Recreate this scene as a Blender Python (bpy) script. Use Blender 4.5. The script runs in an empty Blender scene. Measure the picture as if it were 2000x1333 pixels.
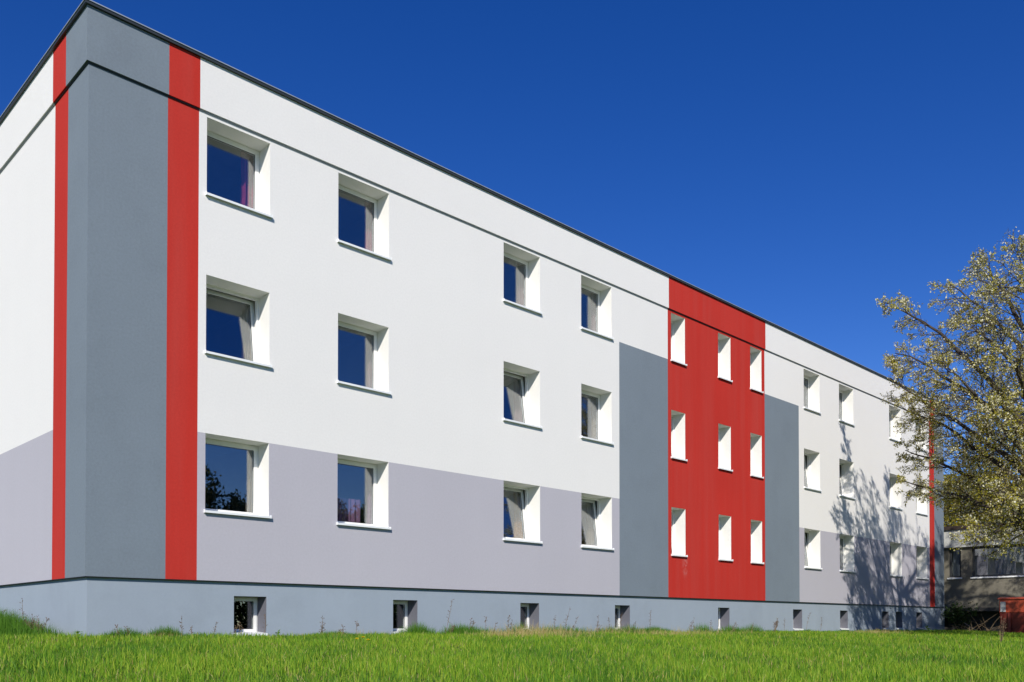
import bpy, bmesh, math, random
import numpy as np
from mathutils import Vector, Matrix
R = math.radians

# ------------------------------------------------------------------ camera, sky, sun, exposure
ZO = 0.27                                    # camera height above the building's datum
YAW, PITCH, FPX, CY = 0.792299, 0.014771, 1728.2, 1193.79
CAM = (-5.0482, -14.7988, ZO)
scene = bpy.context.scene
col = scene.collection
cd = bpy.data.cameras.new('camera'); cam = bpy.data.objects.new('camera', cd); col.objects.link(cam)
cam.location = CAM; cam.rotation_euler = (math.pi/2 + PITCH, 0, YAW - math.pi/2)
cd.sensor_width = 36; cd.lens = 36*FPX/2000; cd.shift_y = (CY - 666.5)/2000
cd.clip_start = 0.05; cd.clip_end = 3000
scene.camera = cam

SUN = Vector((1.12, 1.0, -1.07)).normalized()          # direction the light travels
EL = math.asin(-SUN.z); AZ = math.atan2(-SUN.x, -SUN.y)
w = bpy.data.worlds.new('World'); scene.world = w; w.use_nodes = True
nt = w.node_tree; nt.nodes.clear()
sky = nt.nodes.new('ShaderNodeTexSky'); sky.sky_type = 'NISHITA'; sky.sun_disc = False
sky.sun_elevation = EL; sky.sun_rotation = AZ % (2*math.pi)
sky.altitude = 800; sky.air_density = 1.0; sky.dust_density = 0.15; sky.ozone_density = 4.0
gam = nt.nodes.new('ShaderNodeGamma'); gam.inputs[1].default_value = 1.0
hs = nt.nodes.new('ShaderNodeHueSaturation'); hs.inputs['Hue'].default_value = 0.521; hs.inputs['Saturation'].default_value = 1.32
bg = nt.nodes.new('ShaderNodeBackground'); bg.inputs[1].default_value = 0.112
out = nt.nodes.new('ShaderNodeOutputWorld')
nt.links.new(sky.outputs[0], gam.inputs[0]); nt.links.new(gam.outputs[0], hs.inputs['Color'])
nt.links.new(hs.outputs[0], bg.inputs[0]); nt.links.new(bg.outputs[0], out.inputs[0])
sd = bpy.data.lights.new('sun', 'SUN'); sun = bpy.data.objects.new('sun', sd); col.objects.link(sun)
sd.energy = 5.0; sd.angle = R(0.5); sd.color = (1.0, 0.945, 0.85)
sun.rotation_euler = SUN.to_track_quat('-Z', 'Y').to_euler(); sun.location = (-30, -30, 30)
vs = scene.view_settings
vs.view_transform = 'Standard'; vs.look = 'None'; vs.gamma = 1; vs.exposure = 0.07; vs.use_curve_mapping = False
scene.render.engine = 'CYCLES'
scene.cycles.max_bounces = 8; scene.cycles.transparent_max_bounces = 16

# ------------------------------------------------------------------ pixel -> place
_f = Vector((math.cos(YAW)*math.cos(PITCH), math.sin(YAW)*math.cos(PITCH), math.sin(PITCH)))
_r = Vector((math.sin(YAW), -math.cos(YAW), 0)); _u = _r.cross(_f); _c = Vector(CAM)
def ray(u, v): return _f + _r*((u-1000)/FPX) - _u*((v-CY)/FPX)
def atX(u, v, X): d = ray(u, v); return _c + d*((X-_c.x)/d.x)
def atY(u, v, Y): d = ray(u, v); return _c + d*((Y-_c.y)/d.y)
def atD(u, v, D): return _c + ray(u, v)*D

# ------------------------------------------------------------------ helpers
def tag(o, label=None, cat=None, group=None, kind=None):
    if label: o['label'] = label
    if cat: o['category'] = cat
    if group: o['group'] = group
    if kind: o['kind'] = kind
    return o
def empty(name, loc=(0, 0, 0), rz=0):
    o = bpy.data.objects.new(name, None); col.objects.link(o); o.location = loc; o.rotation_euler.z = rz
    o.empty_display_size = 0.2
    return o
class MB:
    def __init__(s): s.v = []; s.f = []; s.m = []
    def face(s, pts, m=0):
        i = len(s.v); s.v += [tuple(p) for p in pts]; s.f.append(tuple(range(i, i+len(pts)))); s.m.append(m); return s
    def box(s, a, b, m=0):
        (x0, y0, z0), (x1, y1, z1) = a, b
        i = len(s.v)
        s.v += [(x0,y0,z0),(x1,y0,z0),(x1,y1,z0),(x0,y1,z0),(x0,y0,z1),(x1,y0,z1),(x1,y1,z1),(x0,y1,z1)]
        for q in ((0,3,2,1),(4,5,6,7),(0,1,5,4),(1,2,6,5),(2,3,7,6),(3,0,4,7)):
            s.f.append(tuple(i+k for k in q)); s.m.append(m)
        return s
    def prism(s, prof, x0, x1, axis='x', m=0):
        """closed profile [(a,z)...] swept along an axis"""
        n = len(prof); i = len(s.v)
        for xx in (x0, x1):
            for a, z in prof: s.v.append((xx, a, z) if axis == 'x' else (a, xx, z))
        for k in range(n):
            j = (k+1) % n; s.f.append((i+k, i+j, i+n+j, i+n+k)); s.m.append(m)
        s.f.append(tuple(i+k for k in reversed(range(n)))); s.m.append(m)
        s.f.append(tuple(i+n+k for k in range(n))); s.m.append(m)
        return s
    def tube(s, pts, rad, n=6, m=0, cap=True):
        i = len(s.v); P = [Vector(p) for p in pts]
        for k, p in enumerate(P):
            t = (P[min(k+1, len(P)-1)] - P[max(k-1, 0)]).normalized()
            a = t.orthogonal().normalized() if k == 0 else (a - t*a.dot(t)).normalized()
            b = t.cross(a)
            r = rad[k] if hasattr(rad, '__len__') else rad
            for q in range(n):
                an = 2*math.pi*q/n; s.v.append(tuple(p + a*(r*math.cos(an)) + b*(r*math.sin(an))))
        for k in range(len(P)-1):
            for q in range(n):
                j = (q+1) % n
                s.f.append((i+k*n+q, i+k*n+j, i+(k+1)*n+j, i+(k+1)*n+q)); s.m.append(m)
        if cap:
            e = i+(len(P)-1)*n; s.f.append(tuple(e+q for q in range(n))); s.m.append(m)
            s.f.append(tuple(i+q for q in reversed(range(n)))); s.m.append(m)
        return s
    def build(s, name, mats, parent=None, smooth=False, bevel=0, fixn=True, loc=None):
        me = bpy.data.meshes.new(name)
        v = s.v
        if loc is not None: v = [(a-loc[0], b-loc[1], c-loc[2]) for a, b, c in v]
        me.from_pydata(v, [], s.f)
        if not isinstance(mats, (list, tuple)): mats = [mats]
        for mm in mats: me.materials.append(mm)
        me.polygons.foreach_set('material_index', s.m)
        if fixn:
            bm = bmesh.new(); bm.from_mesh(me); bmesh.ops.recalc_face_normals(bm, faces=bm.faces); bm.to_mesh(me); bm.free()
        if smooth: me.polygons.foreach_set('use_smooth', [True]*len(me.polygons))
        o = bpy.data.objects.new(name, me); col.objects.link(o)
        if loc is not None: o.location = loc
        if parent is not None: o.parent = parent
        if bevel:
            b = o.modifiers.new('bevel', 'BEVEL'); b.width = bevel; b.segments = 2; b.limit_method = 'ANGLE'
        return o

# ------------------------------------------------------------------ materials
def newmat(name):
    m = bpy.data.materials.new(name); m.use_nodes = True; t = m.node_tree; t.nodes.clear()
    o = t.nodes.new('ShaderNodeOutputMaterial'); return m, t, o
def N(t, typ, **kw):
    n = t.nodes.new(typ)
    for k, v in kw.items(): setattr(n, k, v)
    return n
def noise(t, vec, scale, detail=4, rough=0.55):
    n = N(t, 'ShaderNodeTexNoise'); n.inputs['Scale'].default_value = scale; n.inputs['Detail'].default_value = detail
    n.inputs['Roughness'].default_value = rough; t.links.new(vec, n.inputs['Vector']); return n
def ramp(t, fac, stops):
    r = N(t, 'ShaderNodeValToRGB'); e = r.color_ramp.elements
    while len(e) < len(stops): e.new(0.5)
    for i, (p, c) in enumerate(stops): e[i].position = p; e[i].color = (*c, 1) if len(c) == 3 else c
    t.links.new(fac, r.inputs[0]); return r
def mixc(t, fac, a, b, typ='MIX'):
    m = N(t, 'ShaderNodeMix', data_type='RGBA', blend_type=typ)
    for s, v in ((0, fac), (6, a), (7, b)):
        if isinstance(v, (int, float)): m.inputs[s].default_value = v
        elif isinstance(v, tuple): m.inputs[s].default_value = (*v, 1) if len(v) == 3 else v
        else: t.links.new(v, m.inputs[s])
    return m.outputs[2]
def mapping(t, vec, sc):
    m = N(t, 'ShaderNodeMapping'); m.inputs['Scale'].default_value = sc; t.links.new(vec, m.inputs['Vector']); return m.outputs[0]
def plain(name, c, rough=0.5, metal=0.0, var=0.08, spec=0.5, nscale=6, bump=0):
    m, t, o = newmat(name); p = N(t, 'ShaderNodeBsdfPrincipled'); g = N(t, 'ShaderNodeTexCoord')
    n = noise(t, g.outputs['Object'], nscale, 5)
    d = tuple(x*(1-var) for x in c); l = tuple(min(1, x*(1+var)) for x in c)
    t.links.new(ramp(t, n.outputs[0], [(0.3, d), (0.7, l)]).outputs[0], p.inputs['Base Color'])
    p.inputs['Roughness'].default_value = rough; p.inputs['Metallic'].default_value = metal
    p.inputs['Specular IOR Level'].default_value = spec
    if bump:
        b = N(t, 'ShaderNodeBump'); b.inputs['Distance'].default_value = bump; b.inputs['Strength'].default_value = 0.6
        t.links.new(noise(t, g.outputs['Object'], nscale*8, 4).outputs[0], b.inputs['Height']); t.links.new(b.outputs[0], p.inputs['Normal'])
    t.links.new(p.outputs[0], o.inputs[0]); return m
def stucco(name, c, streak=None, streak_amt=0.0, var=0.05, grain=0.05, bump=0.004, patch=None, patch_amt=0, stain=None):
    """fine scraped render: grain, soft weathering, rain streaks"""
    m, t, o = newmat(name); p = N(t, 'ShaderNodeBsdfPrincipled'); g = N(t, 'ShaderNodeTexCoord'); ov = g.outputs['Object']
    big = noise(t, ov, 0.35, 6, 0.6)
    fine = noise(t, ov, 24, 7, 0.8)
    d = tuple(x*(1-var) for x in c); l = tuple(min(1, x*(1+var)) for x in c)
    cc = ramp(t, big.outputs[0], [(0.3, d), (0.7, l)]).outputs[0]
    if streak:
        st = noise(t, mapping(t, ov, (2.2, 2.2, 0.10)), 1.0, 6, 0.65)
        cc = mixc(t, ramp(t, st.outputs[0], [(0.42, (0,)*3), (0.72, (streak_amt,)*3)]).outputs[0], cc, streak)
    if patch:
        pt = noise(t, ov, 0.9, 8, 0.7)
        cc = mixc(t, ramp(t, pt.outputs[0], [(0.5, (0,)*3), (0.75, (patch_amt,)*3)]).outputs[0], cc, patch)
    if stain:
        vm = N(t, 'ShaderNodeVectorMath', operation='SUBTRACT'); t.links.new(ov, vm.inputs[0]); vm.inputs[1].default_value = stain
        v2 = N(t, 'ShaderNodeVectorMath', operation='MULTIPLY'); t.links.new(vm.outputs[0], v2.inputs[0]); v2.inputs[1].default_value = (5.0, 1, 1.9)
        v3 = N(t, 'ShaderNodeVectorMath', operation='LENGTH'); t.links.new(v2.outputs[0], v3.inputs[0])
        sm = ramp(t, v3.outputs['Value'], [(0.15, (1,)*3), (0.9, (0,)*3)]).outputs[0]
        sp_ = ramp(t, noise(t, mapping(t, ov, (9, 9, 3.0)), 2.0, 6, 0.7).outputs[0], [(0.47, (0,)*3), (0.62, (0.5,)*3)]).outputs[0]
        cc = mixc(t, mixc(t, 1.0, sm, sp_, 'MULTIPLY'), cc, (0.62, 0.42, 0.40))
    gr = ramp(t, fine.outputs[0], [(0.3, (1-grain,)*3), (0.7, (1,)*3)]).outputs[0]
    cc = mixc(t, 1.0, cc, gr, 'MULTIPLY')
    t.links.new(cc, p.inputs['Base Color']); p.inputs['Roughness'].default_value = 0.92; p.inputs['Specular IOR Level'].default_value = 0.2
    b = N(t, 'ShaderNodeBump'); b.inputs['Distance'].default_value = bump; b.inputs['Strength'].default_value = 0.7
    b2 = N(t, 'ShaderNodeBump'); b2.inputs['Distance'].default_value = 0.012; b2.inputs['Strength'].default_value = 0.25
    t.links.new(noise(t, ov, 2.2, 5, 0.6).outputs[0], b2.inputs['Height'])
    t.links.new(noise(t, ov, 130, 4, 0.7).outputs[0], b.inputs['Height']); t.links.new(b2.outputs[0], b.inputs['Normal'])
    t.links.new(b.outputs[0], p.inputs['Normal'])
    t.links.new(p.outputs[0], o.inputs[0]); return m
def leafmat(name, c1, c2, trans=0.35, rough=0.55, c3=None):
    m, t, o = newmat(name); g = N(t, 'ShaderNodeNewGeometry')
    stops = [(0.0, c1), (1.0, c2)] if c3 is None else [(0.0, c1), (0.55, c2), (1.0, c3)]
    rr = ramp(t, g.outputs['Random Per Island'], stops).outputs[0]
    p = N(t, 'ShaderNodeBsdfPrincipled'); p.inputs['Roughness'].default_value = rough; p.inputs['Specular IOR Level'].default_value = 0.3
    tr = N(t, 'ShaderNodeBsdfTranslucent'); mx = N(t, 'ShaderNodeMixShader'); mx.inputs[0].default_value = trans
    t.links.new(rr, p.inputs['Base Color']); t.links.new(rr, tr.inputs['Color'])
    t.links.new(p.outputs[0], mx.inputs[1]); t.links.new(tr.outputs[0], mx.inputs[2]); t.links.new(mx.outputs[0], o.inputs[0]); return m
def glassmat(name, ior=2.5, tint=(0.82, 0.85, 0.86), rough=0.0):
    m, t, o = newmat(name); fr = N(t, 'ShaderNodeFresnel')
    ge = N(t, 'ShaderNodeNewGeometry'); mm = N(t, 'ShaderNodeMath', operation='MULTIPLY_ADD')   # same reflectance on both faces of the sheet
    t.links.new(ge.outputs['Backfacing'], mm.inputs[0]); mm.inputs[1].default_value = 1/ior-ior; mm.inputs[2].default_value = ior; t.links.new(mm.outputs[0], fr.inputs[0])
    gl = N(t, 'ShaderNodeBsdfGlossy'); gl.inputs['Roughness'].default_value = rough; gl.inputs['Color'].default_value = (0.95, 0.97, 1, 1)
    g = N(t, 'ShaderNodeTexCoord'); b = N(t, 'ShaderNodeBump'); b.inputs['Distance'].default_value = 0.004; b.inputs['Strength'].default_value = 0.12
    t.links.new(noise(t, g.outputs['Object'], 1.6, 1).outputs[0], b.inputs['Height']); t.links.new(b.outputs[0], gl.inputs['Normal'])
    tr = N(t, 'ShaderNodeBsdfTransparent'); tr.inputs[0].default_value = (*tint, 1)
    mx = N(t, 'ShaderNodeMixShader'); t.links.new(fr.outputs[0], mx.inputs[0]); t.links.new(tr.outputs[0], mx.inputs[1]); t.links.new(gl.outputs[0], mx.inputs[2])
    t.links.new(mx.outputs[0], o.inputs[0]); return m

M = {}
M['white'] = stucco('white_render', (0.815, 0.80, 0.78), streak=(0.70, 0.70, 0.69), streak_amt=0.05, var=0.015, grain=0.09)
M['reveal'] = stucco('white_reveal_render', (0.82, 0.81, 0.775), var=0.02, grain=0.03, bump=0.002)
M['lgrey'] = stucco('light_grey_render', (0.475, 0.462, 0.515), streak=(0.54, 0.53, 0.575), streak_amt=0.10, var=0.02, grain=0.12)
M['dgrey'] = stucco('slate_grey_render', (0.203, 0.246, 0.292), streak=(0.235, 0.275, 0.32), streak_amt=0.12, var=0.05, grain=0.20, patch=(0.175, 0.21, 0.25), patch_amt=0.6)
M['red'] = stucco('red_render', (0.53, 0.033, 0.023), streak=(0.50, 0.070, 0.058), streak_amt=0.45, var=0.05, grain=0.18, stain=(16.62, 0, 1.75+ZO))
M['plinth'] = stucco('blue_grey_plinth_render', (0.315, 0.368, 0.435), streak=(0.285, 0.335, 0.40), streak_amt=0.3, var=0.04, grain=0.06, patch=(0.25, 0.29, 0.34), patch_amt=0.4)
M['plinth_rev'] = stucco('plinth_reveal_render', (0.135, 0.138, 0.165), var=0.04, grain=0.06)  # purple grey, darkened further to deepen the shade inside the cellar reveals
M['black'] = plain('black_profile', (0.012, 0.014, 0.018), 0.6, spec=0.2)
M['coping'] = plain('dark_coping_metal', (0.045, 0.052, 0.055), 0.45, 0.3)
M['coping_top'] = plain('light_coping_metal', (0.42, 0.47, 0.52), 0.4, 0.4)
M['pvc'] = plain('white_plastic_frame', (0.80, 0.80, 0.78), 0.35, var=0.02)
M['sill'] = plain('white_metal_sill', (0.80, 0.82, 0.83), 0.35, var=0.03)
M['glass'] = glassmat('window_glass')
M['gasket'] = plain('dark_gasket', (0.02, 0.02, 0.022), 0.6)
M['cellroom'] = plain('cellar_room', (0.03, 0.03, 0.03), 0.9)
M['room'] = plain('room_wall', (0.42, 0.41, 0.39), 0.9, var=0.15, nscale=1)
M['roomfl'] = plain('room_floor', (0.09, 0.06, 0.04), 0.6, var=0.2, nscale=2)
M['cur_pink'] = plain('pink_curtain', (0.46, 0.05, 0.13), 0.9, var=0.2, nscale=9)
M['cur_rose'] = plain('rose_curtain', (0.36, 0.19, 0.19), 0.9, var=0.15, nscale=9)
M['cur_tan'] = plain('tan_curtain', (0.34, 0.24, 0.15), 0.9, var=0.15, nscale=9)
M['cur_violet'] = plain('violet_curtain', (0.36, 0.18, 0.30), 0.9, var=0.15, nscale=9)
M['cur_orange'] = plain('orange_curtain', (0.50, 0.22, 0.04), 0.9, var=0.25, nscale=9)
M['cur_white'] = plain('white_net_curtain', (0.6, 0.6, 0.58), 0.9, var=0.1, nscale=9)
M['roof'] = plain('roof_felt', (0.08, 0.08, 0.085), 0.95)
M['bark'] = plain('bark', (0.050, 0.040, 0.030), 0.95, var=0.4, nscale=7, bump=0.01)
M['rough'] = stucco('rough_brown_render', (0.20, 0.185, 0.15), streak=(0.14, 0.13, 0.10), streak_amt=0.6, var=0.15, grain=0.2, bump=0.012)
M['fascia'] = stucco('pale_fascia_panel', (0.50, 0.51, 0.50), streak=(0.32, 0.32, 0.30), streak_amt=0.6, var=0.06)
M['darkbrown'] = plain('dark_brown_boards', (0.035, 0.022, 0.016), 0.8, var=0.3)
M['dframe'] = plain('dark_window_frame', (0.025, 0.027, 0.03), 0.5)
M['cellar'] = plain('dark_basement_wall', (0.06, 0.058, 0.055), 0.95, var=0.3, nscale=1.5)
M['skip'] = plain('red_painted_steel', (0.36, 0.055, 0.022), 0.5, var=0.25, nscale=3)
M['skipdark'] = plain('maroon_steel', (0.13, 0.016, 0.012), 0.55, var=0.3, nscale=3)  # darker maroon tone for the lower body and ribs
M['plate'] = plain('grey_plate', (0.45, 0.46, 0.47), 0.5)
M['wire'] = plain('grey_wire', (0.30, 0.30, 0.31), 0.4, 0.6)
M['blossom'] = leafmat('cream_blossom', (0.68, 0.62, 0.28), (0.82, 0.78, 0.50), 0.45, c3=(0.88, 0.87, 0.74))
M['youngleaf'] = leafmat('young_olive_leaf', (0.36, 0.33, 0.02), (0.54, 0.49, 0.04), 0.55, c3=(0.64, 0.58, 0.08))
M['oliveleaf'] = leafmat('olive_spring_leaf', (0.13, 0.11, 0.02), (0.24, 0.20, 0.035), 0.35, c3=(0.34, 0.27, 0.05))
M['greenleaf'] = leafmat('dark_green_leaf', (0.025, 0.05, 0.012), (0.06, 0.10, 0.02), 0.3)
M['ivy'] = leafmat('ivy_leaf', (0.015, 0.035, 0.008), (0.04, 0.075, 0.016), 0.2)
M['grass'] = leafmat('grass_blade', (0.13, 0.29, 0.016), (0.25, 0.45, 0.025), 0.50, c3=(0.46, 0.54, 0.06))
M['grassdark'] = leafmat('dark_grass_blade', (0.07, 0.19, 0.015), (0.14, 0.30, 0.025), 0.48)
M['straw'] = leafmat('straw_blade', (0.34, 0.27, 0.09), (0.52, 0.42, 0.19), 0.3)
M['stalk'] = plain('dry_stalk', (0.17, 0.12, 0.07), 0.9, var=0.3, nscale=30)
M['seed'] = plain('dry_seed_head', (0.12, 0.075, 0.045), 0.9, var=0.3, nscale=30)
M['dandelion'] = plain('yellow_petal', (0.92, 0.74, 0.02), 0.7, var=0.15, nscale=60)
M['weedleaf'] = leafmat('weed_leaf', (0.10, 0.22, 0.02), (0.20, 0.36, 0.04), 0.4)

# ground sheet: grass soil
mg, tg, og = newmat('soil_under_grass'); pg = N(tg, 'ShaderNodeBsdfPrincipled'); gg = N(tg, 'ShaderNodeTexCoord')
n1 = noise(tg, gg.outputs['Object'], 1.3, 8, 0.7); n2 = noise(tg, gg.outputs['Object'], 25, 5, 0.7)
c1 = ramp(tg, n1.outputs[0], [(0.3, (0.05, 0.10, 0.015)), (0.7, (0.10, 0.16, 0.025))]).outputs[0]
c2 = ramp(tg, n2.outputs[0], [(0.3, (0.5,)*3), (0.7, (1.15,)*3)]).outputs[0]
tg.links.new(mixc(tg, 1.0, c1, c2, 'MULTIPLY'), pg.inputs['Base Color']); pg.inputs['Roughness'].default_value = 1.0
pg.inputs['Specular IOR Level'].default_value = 0.1
tg.links.new(pg.outputs[0], og.inputs[0]); M['soil'] = mg

# ------------------------------------------------------------------ ground
def zg(x, y):
    """ground height: level along the house, falling gently towards the lawn"""
    x = np.asarray(x, float); y = np.asarray(y, float)
    d = np.where(x < 0, np.minimum(0, np.where(y > 0, x, np.minimum(y, 0))), np.minimum(0, y))
    base = 0.045 - 0.0028*np.clip(x, 0, 38)
    fall = 0.024*np.clip(-d - 0.8, 0, 16)
    bump = 0.012*np.sin(x*0.9+1.3)*np.cos(y*0.7) + 0.010*np.sin(x*2.1)*np.sin(y*1.7+0.6)
    return base - fall + bump*np.clip((-d)/1.5, 0, 1)
def zgs(x, y): return float(zg(x, y))
xs = np.concatenate([np.linspace(-600, -24, 12), np.linspace(-20, 48, 103), np.linspace(55, 700, 14)])
ys = np.concatenate([np.linspace(-600, -34, 12), np.linspace(-30, 14, 90), np.linspace(20, 700, 14)])
gx, gy = np.meshgrid(xs, ys); gz = zg(gx, gy)
nx, ny = len(xs), len(ys); g = MB(); g.v = [tuple(p) for p in np.stack([gx, gy, gz], -1).reshape(-1, 3)]
g.f = [(j*nx+i, j*nx+i+1, (j+1)*nx+i+1, (j+1)*nx+i) for j in range(ny-1) for i in range(nx-1)]; g.m = [0]*len(g.f)
tag(g.build('ground', M['soil'], smooth=True, fixn=False), 'gently sloping grassy ground of the lawn around the houses', kind='structure')

# ------------------------------------------------------------------ the apartment building
ZP = 0.765 + ZO; ZT1 = 3.352 + ZO; ZB = 9.03 + ZO; ZTOP = 9.945 + ZO; XE = 37.1; YB = 13.0
PROUD = 0.042; REC = 0.045
bld = empty('apartment_building', (0, 0, 0))
tag(bld, 'long three storey apartment block with white, red and grey painted render', 'building')
TOPS = [8.945 + ZO, 6.150 + ZO, 3.352 + ZO]; HT = 1.375
WIN = []      # x0,x1,ztop,zbot,kind,col,row
cols = [(1.992, 3.224, 'w'), (4.719, 5.957, 'w'), (9.272, 10.504, 'w'), (12.035, 13.262, 'w'),
        (15.96, 16.655, 'n'), (18.425, 19.13, 'n'), (20.31, 21.01, 'n'),
        (23.89, 25.08, 'w'), (26.62, 27.83, 'w'), (31.14, 32.33, 'w'), (33.89, 35.09, 'w')]
for ci, (a, b, k) in enumerate(cols):
    for ri, zt in enumerate(TOPS): WIN.append((a, b, zt, zt-HT, k, ci, ri))
BAS = [2.565, 6.116, 9.872, 13.44, 18.45, 23.14, 26.71, 30.44, 31.80, 33.955]
BZT, BZB = 0.505 + ZO, -0.185 + ZO
BWIN = [(x, x+0.645, BZT, BZB, 'b', i, 3) for i, x in enumerate(BAS)]

def sheet(mb, x0, x1, z0, z1, Y, holes):
    """vertical sheet at y=Y with rectangular holes cut out"""
    hs_ = [h for h in holes if h[0] < x1 and h[1] > x0 and h[3] < z1 and h[2] > z0]
    X = sorted(set([x0, x1] + [min(max(q, x0), x1) for h in hs_ for q in h[:2]]))
    Z = sorted(set([z0, z1] + [min(max(q, z0), z1) for h in hs_ for q in (h[3], h[2])]))
    for i in range(len(X)-1):
        for j in range(len(Z)-1):
            cx, cz = (X[i]+X[i+1])/2, (Z[j]+Z[j+1])/2
            if any(h[0] < cx < h[1] and h[3] < cz < h[2] for h in hs_): continue
            mb.face([(X[i], Y, Z[j]), (X[i+1], Y, Z[j]), (X[i+1], Y, Z[j+1]), (X[i], Y, Z[j+1])])
ZG = 7.57 + ZO
xa, xb, g1, r1, r2, g2, e1, e2 = 1.293, 1.846, 13.585, 15.80, 21.205, 23.52, 35.39, 35.96
fields = [  # colour fields of the long front: (list of rects), material, label
    ([(0, xa, ZP, ZB)], 'dgrey', 'slate grey corner section of the long front'),
    ([(xa, xb, ZP, ZB)], 'red', 'narrow red stripe on the long front beside the grey corner'),
    ([(xb, g1, ZT1, ZB), (g1, r1, ZG, ZB)], 'white', 'white wall field with four columns of wide windows'),
    ([(xb, g1, ZP, ZT1)], 'lgrey', 'light grey ground floor field below the four window columns'),
    ([(g1, r1, ZP, ZG)], 'dgrey', 'windowless slate grey panel on the white field side of the red field'),
    ([(r1, r2, ZP, ZB)], 'red', 'wide red field with nine narrow windows'),
    ([(r2, g2, ZP, ZG)], 'dgrey', 'windowless slate grey panel on the tree side of the red field'),
    ([(r2, g2, ZG, ZB), (g2, e1, ZT1, ZB)], 'white', 'white wall field crossed by the tree shadow'),
    ([(g2, e1, ZP, ZT1)], 'lgrey', 'light grey ground floor field crossed by the tree shadow'),
    ([(e1, e2, ZP, ZB)], 'red', 'narrow red stripe near the tree end'),
    ([(e2, XE, ZP, ZB)], 'dgrey', 'slate grey end section beside the low building')]
for rects, mk, lab in fields:
    mb = MB()
    for (x0, x1, z0, z1) in rects: sheet(mb, x0, x1, z0, z1, 0.0, WIN)
    tag(mb.build('wall_section', M[mk], bld, fixn=False), lab)
l1, l2 = 0.945, 1.60
for y0, y1, z0, z1, mk, lab in [(0, l1, ZP, ZB, 'dgrey', 'slate grey corner section of the gable wall'), (l1, l2, ZP, ZB, 'red', 'narrow red stripe on the gable wall'),
                           (l2, YB, ZT1, ZB, 'white', 'white gable wall field'), (l2, YB, ZP, ZT1, 'lgrey', 'light grey gable wall field')]:
    tag(MB().face([(0, y1, z0), (0, y0, z0), (0, y0, z1), (0, y1, z1)]).build('wall_section', M[mk], bld, fixn=False), lab)
MB().face([(XE, 0, 0), (XE, YB, 0), (XE, YB, ZB), (XE, 0, ZB)]).build('end_wall', M['dgrey'], bld, fixn=False)
MB().face([(XE, YB, 0), (0, YB, 0), (0, YB, ZB), (XE, YB, ZB)]).build('rear_wall', M['white'], bld, fixn=False)
# parapet band, standing proud of the wall
for x0, x1, mk in [(-PROUD, xa, 'dgrey'), (xa, xb, 'red'), (xb, r1, 'white'), (r1, r2, 'red'), (r2, e1, 'white'), (e1, e2, 'red'), (e2, XE+PROUD, 'dgrey')]:
    tag(MB().box((x0, -PROUD, ZB), (x1, 0.25, ZTOP)).build('parapet_section', M[mk], bld), {'dgrey': 'slate grey', 'red': 'red', 'white': 'white'}[mk] + ' parapet band section')
for y0, y1, mk in [(0.25, l1, 'dgrey'), (l1, l2, 'red'), (l2, YB, 'white')]:
    tag(MB().box((-PROUD, y0, ZB), (0.25, y1, ZTOP)).build('parapet_section', M[mk], bld), {'dgrey': 'slate grey', 'red': 'red', 'white': 'white'}[mk] + ' parapet band section on the gable')
MB().box((0.25, 0.25, ZB+0.35), (XE+PROUD, YB, ZB+0.5)).build('roof_slab', M['roof'], bld)
# strip under the parapet, coloured per field to stand in for the overhang's shadow line
for x0, x1, mk in [(-0.018, xb, 'coping'), (xb, r1, 'lgrey'), (r1, r2, 'coping'), (r2, e1, 'lgrey'), (e1, XE+0.018, 'coping')]:
    MB().box((x0, -0.018, ZB-0.022), (x1, 0.02, ZB-0.002)).build('parapet_shadow_strip', M[mk], bld)
MB().box((-0.018, 0.022, ZB-0.022), (0.02, l2, ZB-0.002)).build('parapet_shadow_strip', M['coping'], bld)
MB().box((-0.018, l2, ZB-0.022), (0.02, YB, ZB-0.002)).build('parapet_shadow_strip', M['lgrey'], bld)
# coping: dark face, light folded top edge
CO = PROUD + 0.05
cp = MB().box((-CO+0.008, -CO+0.008, ZTOP-0.024), (XE+CO, 0.3, ZTOP+0.022)).box((-CO+0.008, 0.301, ZTOP-0.024), (0.3, YB, ZTOP+0.022))
cpo = cp.build('coping', M['coping'], bld)
MB().box((-CO-0.004, -CO-0.004, ZTOP+0.0225), (XE+CO, 0.31, ZTOP+0.040)).box((-CO-0.004, 0.311, ZTOP+0.0225), (0.31, YB, ZTOP+0.040)).build('coping_edge', M['coping_top'], cpo)
# plinth, set back under the wall, with a black base profile
mb = MB(); sheet(mb, REC, XE-0.03, -0.1, ZP, REC, BWIN)
mb.face([(REC, YB, -0.3), (REC, REC, -0.3), (REC, REC, ZP), (REC, YB, ZP)])
tag(mb.build('plinth', M['plinth'], bld, fixn=False), 'blue grey rendered plinth with cellar windows')
MB().box((-0.002, -0.002, ZP-0.016), (XE, REC+0.02, ZP-0.001)).box((-0.002, REC+0.021, ZP-0.016), (REC+0.02, YB, ZP-0.001)).build('base_profile', M['black'], bld)
MB().box((REC+0.012, REC+0.012, -0.5), (XE-0.03, REC+0.1, 0.03)).box((REC+0.012, REC+0.101, -0.5), (REC+0.1, YB, 0.03)).build('black_foot_strip', M['black'], bld)  # black strip along the foot of the plinth

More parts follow.
